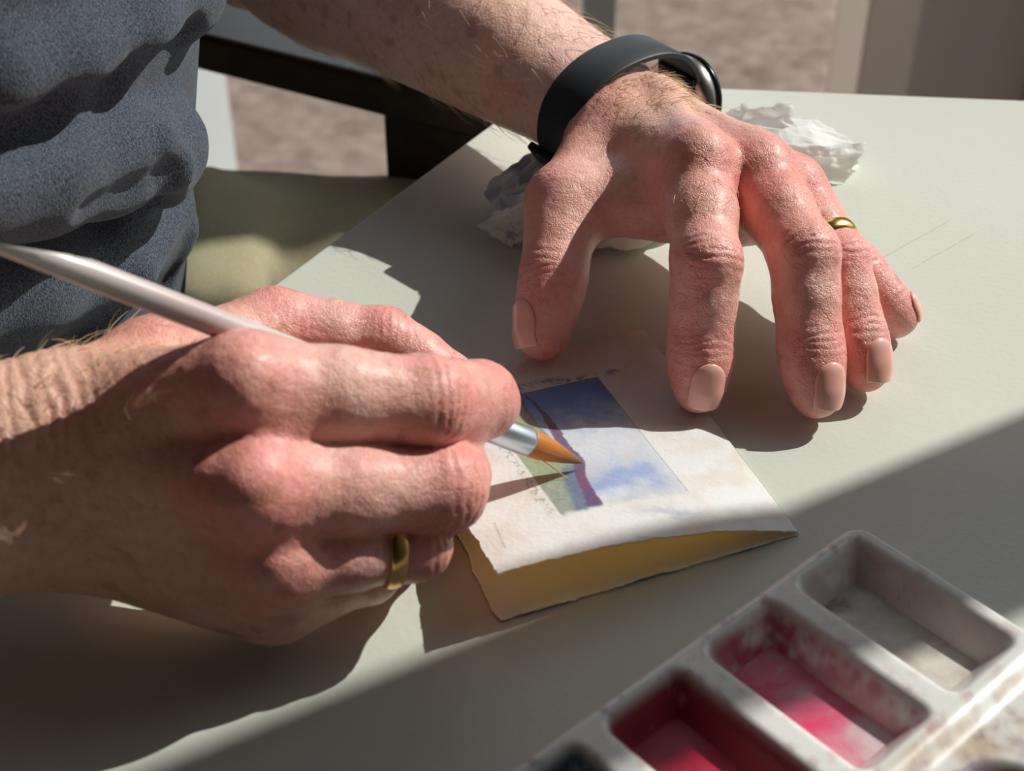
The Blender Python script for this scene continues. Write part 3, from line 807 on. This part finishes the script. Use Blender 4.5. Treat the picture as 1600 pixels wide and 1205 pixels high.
# ------------------------------------------------------------------ brush
BR = empty('paint_brush', BT); tag(BR, 'watercolour brush with pearly handle and orange-brown bristles held in the right hand', 'brush')
hint = UP
bl_ = []
prof = [(0.0, .12), (1.6, .6), (4, 1.25), (8.5, 2.3), (13, 3.2), (17.5, 3.8), (21.5, 4.05), (24, 3.8)]
tuft = lathe('bristles', BT, BA, prof, BRISTLE, seg=48)
nv_ = len(tuft.data.vertices); co = np.array([v.co for v in tuft.data.vertices])/MM; s = (co-BT)@BA
strk = vnoise(np.stack([np.arange(nv_) % 48, 0*s, s*.02], -1), .9, 3)
cc = mixc(np.tile(lin(206, 122, 46), (nv_, 1)), lin(128, 96, 60), sstep(15, 3, s)*.85); cc = mixc(cc, lin(92, 52, 66), sstep(3.5, .4, s)*.85); cc = cc*(.65+.7*strk[:, None])
at_ = tuft.data.color_attributes.new('Col', 'FLOAT_COLOR', 'POINT'); c4 = np.ones((nv_, 4), np.float32); c4[:, :3] = cc; at_.data.foreach_set('color', c4.ravel())
fer = lathe('ferrule', BT, BA, [(22.6, 3.4), (22.2, 4.15), (22.8, 4.25), (30, 4.2), (40, 4.0), (46, 3.9), (46.4, 3.4)], FERRULE)
end = BT+BA*0
# how long: the cut end lies just left of the frame
tl_ = 40
while tl_ < 400:
    q = BT+BA*tl_; w = (q-CAM)@FW
    if 800+FPX*((q-CAM)@RT)/w < -35: break
    tl_ += 1
def px_of(q): w = (q-CAM)@FW; return 800+FPX*((q-CAM)@RT)/w
s0 = next(t for t in range(60, 400) if px_of(BT+BA*t) < 140)
def cut(s, n, m):
    lim = 3.3-max(0, s-s0)*6.0/(tl_-s0)
    return s, min(n, lim), m
hprof = [(44.0, 2.6), (46.0, 3.5), (50, 3.7), (66, 3.75), (90, 3.7), (s0-2, 3.35), (s0, 3.3), (s0+6, 3.25), (s0+12, 3.2), ((s0+tl_)/2, 3.15), (tl_-4, 3.05), (tl_, 2.8)]
hprof = sorted(hprof)
hd = lathe('handle', BT, BA, hprof, HANDLE, seg=40, hint=UP, fn=cut)
m = hd.modifiers.new('edge', 'EDGE_SPLIT'); m.split_angle = math.radians(35)
h0 = J(846, 718, 13)
stray = lathe('stray_bristle', J(847, 719, 17), unit(J(893, 752, 10.5)-J(847, 719, 17)), [(0, .16), (6, .14), (11.5, .05)], HAIR, seg=6)
adopt(BR, tuft, fer, hd, stray)

# ------------------------------------------------------------------ rings
def ring(name, c, axis, rx, width, thick, label):
    a, d, l = frame_of(axis, (0, 0, 1)); V = []; prof_ = [(-.5, 0), (-.42, .75), (0, 1), (.42, .75), (.5, 0), (.3, -.15), (-.3, -.15)]
    seg = 64
    for k in range(seg):
        t = 2*math.pi*k/seg
        for s_, h_ in prof_: V.append(c+a*s_*width+(d*math.sin(t)+l*math.cos(t))*(rx+h_*thick))
    n_ = len(prof_); F = [(k*n_+i, k*n_+(i+1) % n_, ((k+1) % seg)*n_+(i+1) % n_, ((k+1) % seg)*n_+i) for k in range(seg) for i in range(n_)]
    o = mesh(name, V, F, GOLD); m_ = o.modifiers.new('sub', 'SUBSURF'); m_.levels = 2; m_.render_levels = 2
    return tag(o, label, 'ring', None)
def along(pts, t):
    (a, ra), (b, rb) = pts[0], pts[1]; return a+(b-a)*t, (ra+(rb-ra)*t)
c_, r_ = along(RH['ring'], .80)
ring('wedding_ring', c_, RH['ring'][1][0]-RH['ring'][0][0], r_*.985, 5.2, 1.5, 'gold wedding ring on the brush hand')
c_, r_ = along(LH['ring'], .76)
ring('wedding_ring', c_, LH['ring'][1][0]-LH['ring'][0][0], r_*1.0, 5.5, 1.7, 'gold ring half hidden behind the middle finger of the resting hand')

# ------------------------------------------------------------------ watch
WC = LW+LA*9+V3(0, 0, -.5)+e1*3.0
WT = empty('wrist_watch', WC); tag(WT, 'black smart watch with silicone strap on the left wrist', 'watch')
e2 = unit(np.cross(LA, e1)); e2 = e2 if e2[2] > 0 else -e2
def rp(t):                       # strap outline in the plane of the wrist
    return WC+e1*32*np.sign(math.cos(t))*abs(math.cos(t))**.9+e2*23.0*np.sign(math.sin(t))*abs(math.sin(t))**.9
CA = math.radians(-15)
ts = np.linspace(CA+.45, CA+2*math.pi-.45, 90)
V = []
for i, t in enumerate(ts):
    p = rp(t); tg = unit(rp(t+.02)-rp(t-.02)); nr = np.cross(tg, LA); nr = nr if nr@(p-WC) > 0 else -nr
    w_ = 8.8+1.6*(abs(i-44.5)/44.5)**3
    for s_, h_ in ((-1, -.9), (-1, .7), (-.92, 1.15), (.92, 1.15), (1, .7), (1, -.9)):
        V.append(p+LA*s_*w_+nr*h_)
F = [(i*6+k, i*6+(k+1) % 6, (i+1)*6+(k+1) % 6, (i+1)*6+k) for i in range(len(ts)-1) for k in range(6)]+[tuple(range(6)), tuple((len(ts)-1)*6+k for k in range(6))[::-1]]
st_ = mesh('strap', V, F, RUBBER, smooth=True); m = st_.modifiers.new('e', 'EDGE_SPLIT'); m.split_angle = math.radians(40)
cn = unit(rp(CA)-WC); cc_ = rp(CA)+cn*1.5
case = lathe('case', cc_, cn, [(-4.5, 12), (-4, 14.8), (-2.4, 16.6), (.6, 17.4), (2.4, 17.4), (2.6, 17.0)], STEEL, seg=56, hint=LA)
bez = lathe('bezel', cc_, cn, [(2.2, 17.5), (2.5, 18.0), (4.2, 18.1), (5.2, 17.4), (5.7, 16.2), (5.3, 15.2), (4.4, 15)], BLACKM, seg=56, hint=LA)
gls = lathe('watch_face', cc_, cn, [(4.0, 15.2), (5.2, 15.3), (5.4, 13.5), (5.5, .5)], GLASSB, seg=56, hint=LA)
lug = boxes('lug', [(rp(CA+.44)*.5+rp(CA+.36)*.5+cn*0, (9.5, 3.2, 2.6), [LA, unit(rp(CA+.44)-rp(CA+.36)), unit(np.cross(LA, rp(CA+.44)-rp(CA+.36)))])], BLACKM, bevel=1)
lug2 = boxes('lug', [(rp(CA-.44)*.5+rp(CA-.36)*.5, (9.5, 3.2, 2.6), [LA, unit(rp(CA-.44)-rp(CA-.36)), unit(np.cross(LA, rp(CA-.44)-rp(CA-.36)))])], BLACKM, bevel=1)
cdir = unit(-LA*.93-e2*.30); cr = lathe('crown', cc_+cdir*16.8-cn*.6, cdir, [(0, 2.8), (.6, 3.3), (2.4, 3.4), (2.9, 3.0), (3.0, .3)], STEEL, seg=28)
bt = math.pi+.50; bp_ = rp(bt); btg = unit(rp(bt+.05)-rp(bt-.05)); bn = unit(np.cross(btg, LA)); bn = bn if bn@(bp_-WC) > 0 else -bn
bk = boxes('buckle', [(bp_+bn*1.6, (12.6, 5.5, 1.6), [LA, btg, bn])], BLACKM, bevel=1)
adopt(WT, st_, case)
for o in (bez, gls, cr): o.parent = case
for o in (lug, lug2, bk): o.parent = st_

# ------------------------------------------------------------------ crumpled tissue
def tri(x): return np.abs((x % 1)*2-1)
def crumple(c, rad, ax, seed, amp, stain=0., nu=110, nv=72, pinch=None):
    rg = np.random.default_rng(seed)
    th = np.linspace(0, 2*math.pi, nu, endpoint=False)[:, None]; ph = np.linspace(.02, math.pi-.02, nv)[None, :]
    S = np.stack([np.cos(th)*np.sin(ph), np.sin(th)*np.sin(ph), np.cos(ph)+0*th], -1).reshape(-1, 3)
    d = np.zeros(len(S))
    for o, (k, a) in enumerate(((2, .5), (4, .32), (7, .2), (12, .12), (16, .06))):
        for f in range(k):
            v = unit(rg.normal(size=3)); d += a/math.sqrt(k)*(tri(S@v*rg.uniform(.5, .9)*(1+o*.9)+rg.uniform())-.5)*2
    R = 1+amp*d
    P = S*R[:, None]*np.asarray(rad)
    if pinch is not None: P[:, 2] *= 1-pinch*np.clip(P[:, 0]/rad[0], 0, 1)
    P = c+P@np.asarray(ax)
    P[:, 2] = np.where(P[:, 2] < .4, .4+.02*(P[:, 2]-.4), P[:, 2])
    col = np.tile(lin(238, 238, 236), (len(P), 1))
    if stain: col = mixc(col, lin(96, 120, 190), stain*sstep(.56, .68, fbm(P, .09, 3, seed))*(P[:, 2] < 34))
    F = grid_faces(nu, nv, True)
    return P, F[:, ::-1], col
def rotz(a): return np.array([[math.cos(a), math.sin(a), 0], [-math.sin(a), math.cos(a), 0], [0, 0, 1]])
def sheet(c4, seed, amp, nu=90, nv=70):
    rg = np.random.default_rng(seed); u = np.linspace(0, 1, nu)[:, None]+np.zeros((1, nv)); v = np.linspace(0, 1, nv)[None, :]+np.zeros((nu, 1))
    U, W = u.ravel(), v.ravel()
    eu = .05*(fbm(np.stack([W*5, 0*W, 0*W+seed], -1), 1, 3, seed)-.5)*2; U2 = U+eu*(2*U-1)
    ev = .07*(fbm(np.stack([U*6, 0*U, 0*U+seed+9], -1), 1, 3, seed)-.5)*2; W2 = W+ev*(2*W-1)
    A, B, C_, D_ = c4
    P = (A*((1-U2)*(1-W2))[:, None]+B*(U2*(1-W2))[:, None]+C_*(U2*W2)[:, None]+D_*((1-U2)*W2)[:, None])
    nrm = unit(np.cross(B-A, D_-A)); d = np.zeros(len(U)); size = max(np.linalg.norm(B-A), np.linalg.norm(D_-A))/30
    X = np.stack([U*np.linalg.norm(B-A), W*np.linalg.norm(D_-A)], -1)/30
    X = X+.25*np.stack([fbm(np.stack([U*4, W*4, 0*U], -1), 1, 2, seed+3)-.5, fbm(np.stack([U*4, W*4, 0*U], -1), 1, 2, seed+4)-.5], -1)
    for o, (k, a_) in enumerate(((3, .5), (4, .3), (6, .16), (8, .08))):
        for f_ in range(k):
            t = rg.uniform(0, math.pi); d += a_/math.sqrt(k)*(tri(X@np.array([math.cos(t), math.sin(t)])*rg.uniform(.5, .9)*(1.7**o)+rg.uniform())-.5)*2
    P = P+nrm*(amp*d)[:, None]; P[:, 2] = np.where(P[:, 2] < .5, .5+.05*(P[:, 2]-.5), P[:, 2])
    return P, grid_faces(nu, nv), np.tile(lin(240, 240, 238), (len(P), 1))
def stained(r, seed, amt):
    v, f, c = r; return v, f, mixc(c, lin(96, 120, 190), amt*sstep(.50, .66, fbm(v, .10, 3, seed)))
blobs = [crumple(J(835, 300, 8), (17, 17, 11), rotz(.3), 3, .35, .5), crumple(J(880, 300, 11), (20, 22, 10), rotz(.5), 6, .4, .5), crumple(J(962, 352, 4), (22, 16, 4), rotz(.1), 13, .4),
         stained(sheet([J(772, 305, 15), J(862, 226, 30), J(882, 322, 14), J(808, 372, 4)], 31, 6.5), 3, .35),
         stained(sheet([J(746, 350, 5), J(798, 318, 17), J(838, 360, 8), J(800, 388, 1)], 32, 5), 4, .8),
         stained(sheet([J(764, 296, 6), J(826, 234, 24), J(856, 296, 26), J(778, 342, 15)], 33, 6), 5, .5),
         stained(sheet([J(770, 330, 14), J(850, 300, 24), J(850, 375, 4), J(790, 386, 1)], 34, 6), 6, .7),
         sheet([J(1090, 190, 17), J(1215, 166, 25), J(1262, 214, 13), J(1120, 232, 12)], 21, 5),
         sheet([J(1120, 228, 22), J(1350, 222, 13), J(1322, 284, 1.5), J(1165, 300, 2)], 22, 4.5),
         sheet([J(1105, 178, 8), J(1230, 172, 12), J(1348, 224, 12), J(1180, 236, 20)], 23, 5),
         sheet([J(1090, 200, 3), J(1230, 190, 2), J(1345, 262, 2), J(1150, 300, 2)], 24, 2.5),
         sheet([J(1085, 205, 22), J(1160, 160, 27), J(1185, 205, 8), J(1110, 240, 14)], 25, 4.5)]
Vs, Fs, Cs, nn = [], [], [], 0
for v, f, c in blobs: Vs.append(v); Fs.append(f+nn); Cs.append(c); nn += len(v)
ti = mesh('crumpled_tissue', np.concatenate(Vs), np.concatenate(Fs), TISSUE, smooth=True, col=np.concatenate(Cs))
m = ti.modifiers.new('e', 'EDGE_SPLIT'); m.split_angle = math.radians(16)
tag(ti, 'crumpled white paper tissue with blue stains under the left wrist', 'tissue')

# ------------------------------------------------------------------ palette
PO = J(1338, 808, 14)*V3(1, 1, 0); PA = J(800, 1190, 14)*V3(1, 1, 0)
pd = unit(PA-PO); qd = V3(-pd[1], pd[0], 0)
PL, PW_ = 182., 128.
WELLS = [(5.2+35.2*i, 34.2+35.2*i, 4.2, 57.0) for i in range(5)]
ROUND = [(50., 84., 14.), (88., 84., 14.), (126., 84., 14.), (12.+2, 88., 10.)]
def rbox(p, q, p0, p1, q0, q1, r):
    x = np.abs(p-(p0+p1)/2)-(p1-p0)/2+r; y = np.abs(q-(q0+q1)/2)-(q1-q0)/2+r
    return np.minimum(np.maximum(x, y), 0)+np.hypot(np.maximum(x, 0), np.maximum(y, 0))-r
def pal_height(p, q):
    z = np.full(p.shape, 14.0)
    z -= 2.5*sstep(58, 66, q)*(1-sstep(104, 112, q))*(1-sstep(PL-12, PL-4, p))*sstep(-2, 6, p)
    for w in WELLS:
        d = rbox(p, q, *w, 5); z = np.minimum(z, 14-10.8*sstep(.5, -9.0, d))
    for a, b, r in ROUND:
        d = np.hypot(p-a, q-b)-r; z = np.where(d < 0, np.minimum(z, 11.5-8.3*sstep(0, -6.5, d)), z)
    d = rbox(p, q, 0, PL, 0, PW_, 7)
    z -= 3.0*sstep(-3.2, 0, d)**2
    return z, d
nu, nv = 230, 165
p = np.linspace(0, PL, nu)[:, None]+np.zeros((1, nv)); q = np.linspace(0, PW_, nv)[None, :]+np.zeros((nu, 1))
# round the outer corners by pulling the grid in
pc2, qc2 = p.copy(), q.copy()
for sp, sq in ((0, 0), (0, 1), (1, 0), (1, 1)):
    cx = 7 if sp == 0 else PL-7; cy = 7 if sq == 0 else PW_-7
    dx = (cx-p if sp == 0 else p-cx); dy = (cy-q if sq == 0 else q-cy); msk = (dx > 0) & (dy > 0)
    l_ = np.hypot(dx, dy)+1e-6; k = np.maximum(dx, dy)/l_
    pc2 = np.where(msk, cx+(-1 if sp == 0 else 1)*dx*k, pc2); qc2 = np.where(msk, cy+(-1 if sq == 0 else 1)*dy*k, qc2)
p, q = pc2.ravel(), qc2.ravel()
z, dd = pal_height(p, q)
Pp = PO+p[:, None]*pd+q[:, None]*qd; Pp[:, 2] = z
Q = np.stack([p, q, z], -1)
col = np.tile(lin(228, 226, 220), (len(p), 1))
n1 = fbm(Q, .10, 4, 3); n2 = fbm(Q, .35, 3, 8); n3 = fbm(Q, 1.1, 2, 6)
for i, (w, cw, st) in enumerate(zip(WELLS, [lin(170, 120, 118), lin(176, 48, 84), lin(140, 6, 40), lin(40, 60, 80), lin(60, 80, 120)], [.45, .9, 1., 1, 1])):
    d = rbox(p, q, *w, 5)
    wall = sstep(0, -3, d)*(1-sstep(-9.5, -11.5, d)*(.6 if i < 2 else 0))
    far = sstep(w[1]+2, w[0]+8, p)*.8+sstep(24, 6, q)*.6      # the stain sits at the far and the outer walls
    if i >= 2: far = np.ones_like(p)
    col = mixc(col, cw, np.clip(wall*st*np.clip(far, 0, 1)*sstep(.25 if i < 2 else .05, .55 if i < 2 else .4, n1*.6+n2*.4), 0, .94))
    over = sstep(4, 0, d)*(d > -.5); col = mixc(col, cw, np.clip(over*.35*sstep(.55, .72, n2), 0, .3))
ridge = sstep(56, 60, q)*(1-sstep(70, 80, q)); col = mixc(col, lin(176, 136, 84), ridge*.7*sstep(.3, .7, n1)); col = mixc(col, lin(120, 60, 70), ridge*.4*sstep(.45, .8, n2))
for a, b, r in ROUND:
    d = np.hypot(p-a, q-b)-r; col = mixc(col, lin(120, 78, 26), sstep(1, -3, d)*.95); col = mixc(col, lin(40, 34, 50), sstep(2, 0, np.abs(d))*.7)
mid = sstep(62, 74, q)*(1-sstep(104, 112, q)); col = mixc(col, lin(150, 128, 150), mid*.35*sstep(.35, .8, n2))
col = mixc(col, lin(178, 120, 140), .35*sstep(.60, .72, n2)*(q < 6)); col = mixc(col, lin(90, 120, 170), .3*sstep(.66, .76, n3)*sstep(.5, .6, n1))
n_ = nu*nv; F = grid_faces(nu, nv)
idx = np.arange(n_).reshape(nu, nv)
rim = np.concatenate([idx[:, 0], idx[-1, 1:], idx[-2::-1, -1], idx[0, -2:0:-1]])
B = Pp[rim].copy(); ctr = PO+pd*PL/2+qd*PW_/2; B[:, :2] += (ctr-B)[:, :2]*.012; B[:, 2] = 0.05
k = np.arange(len(rim)); side = np.stack([rim, np.roll(rim, -1), n_+np.roll(k, -1), n_+k], -1)
bodyc = np.concatenate([col, np.tile(lin(224, 221, 215), (len(rim), 1))])
PT = empty('paint_palette', PO+pd*PL/2+qd*PW_/2); tag(PT, 'white plastic watercolour palette with red and dirty wells in the foreground', 'palette')
pb = mesh('tray', np.concatenate([Pp, B]), np.concatenate([F, side]), PLASTIC, col=bodyc)
adopt(PT, pb)
def mk_paint(name, stops, scale, rough=.3):
    m_ = material(name, (.5, .1, .1), rough); f_ = noise_tex(m_, scale, 5, .6, dist=.5); basecol(m_, ramp(m_, f_, stops)); bump(m_, [(noise_tex(m_, scale*3, 4), .001, .4)]); return m_
PAINTS = [mk_paint('dried_paint_grey', [(.3, lin(128, 104, 92)), (.42, lin(184, 172, 162)), (.6, lin(212, 204, 194)), (.74, lin(160, 136, 84))], 55, .4),
          mk_paint('dried_paint_pink', [(.40, lin(214, 40, 92)), (.52, lin(212, 110, 134)), (.62, lin(206, 184, 184)), (.75, lin(180, 150, 160))], 26, .35),
          mk_paint('paint_crimson', [(.3, lin(150, 2, 40)), (.6, lin(206, 6, 62)), (.75, lin(176, 10, 56))], 40, .42),
          mk_paint('paint_indigo', [(.3, lin(24, 40, 60)), (.6, lin(60, 88, 110)), (.75, lin(130, 140, 150))], 60, .3),
          mk_paint('paint_blue', [(.3, lin(40, 60, 120)), (.7, lin(80, 110, 160))], 60, .3)]
for i, (w, m_) in enumerate(zip(WELLS, PAINTS)):
    a = []; c0 = ((w[0]+w[1])/2, (w[2]+w[3])/2)
    hx, hy, rr = (w[1]-w[0])/2-5.2, (w[3]-w[2])/2-5.2, 3.5
    V = [PO+pd*c0[0]+qd*c0[1]+V3(0, 0, 4.7)]; seg = 64
    for ringi in (.5, 1.0):
        for k in range(seg):
            t = 2*math.pi*k/seg; x, y = math.cos(t), math.sin(t)
            sc = min(hx/abs(x) if abs(x) > 1e-6 else 1e9, hy/abs(y) if abs(y) > 1e-6 else 1e9)
            px_, py_ = x*sc, y*sc
            # round the corner
            ex, ey = abs(px_)-(hx-rr), abs(py_)-(hy-rr)
            if ex > 0 and ey > 0:
                L_ = math.hypot(ex, ey); f_ = max(ex, ey)/L_; px_ = math.copysign(hx-rr+ex*f_, px_); py_ = math.copysign(hy-rr+ey*f_, py_)
            V.append(PO+pd*(c0[0]+px_*ringi)+qd*(c0[1]+py_*ringi)+V3(0, 0, 4.7 if ringi < 1 else 4.9))
    F = [(0, 1+k, 1+(k+1) % seg) for k in range(seg)]+[(1+k, 1+seg+k, 1+seg+(k+1) % seg, 1+(k+1) % seg) for k in range(seg)]
    o = mesh('paint', V, F, m_); adopt(PT, o)
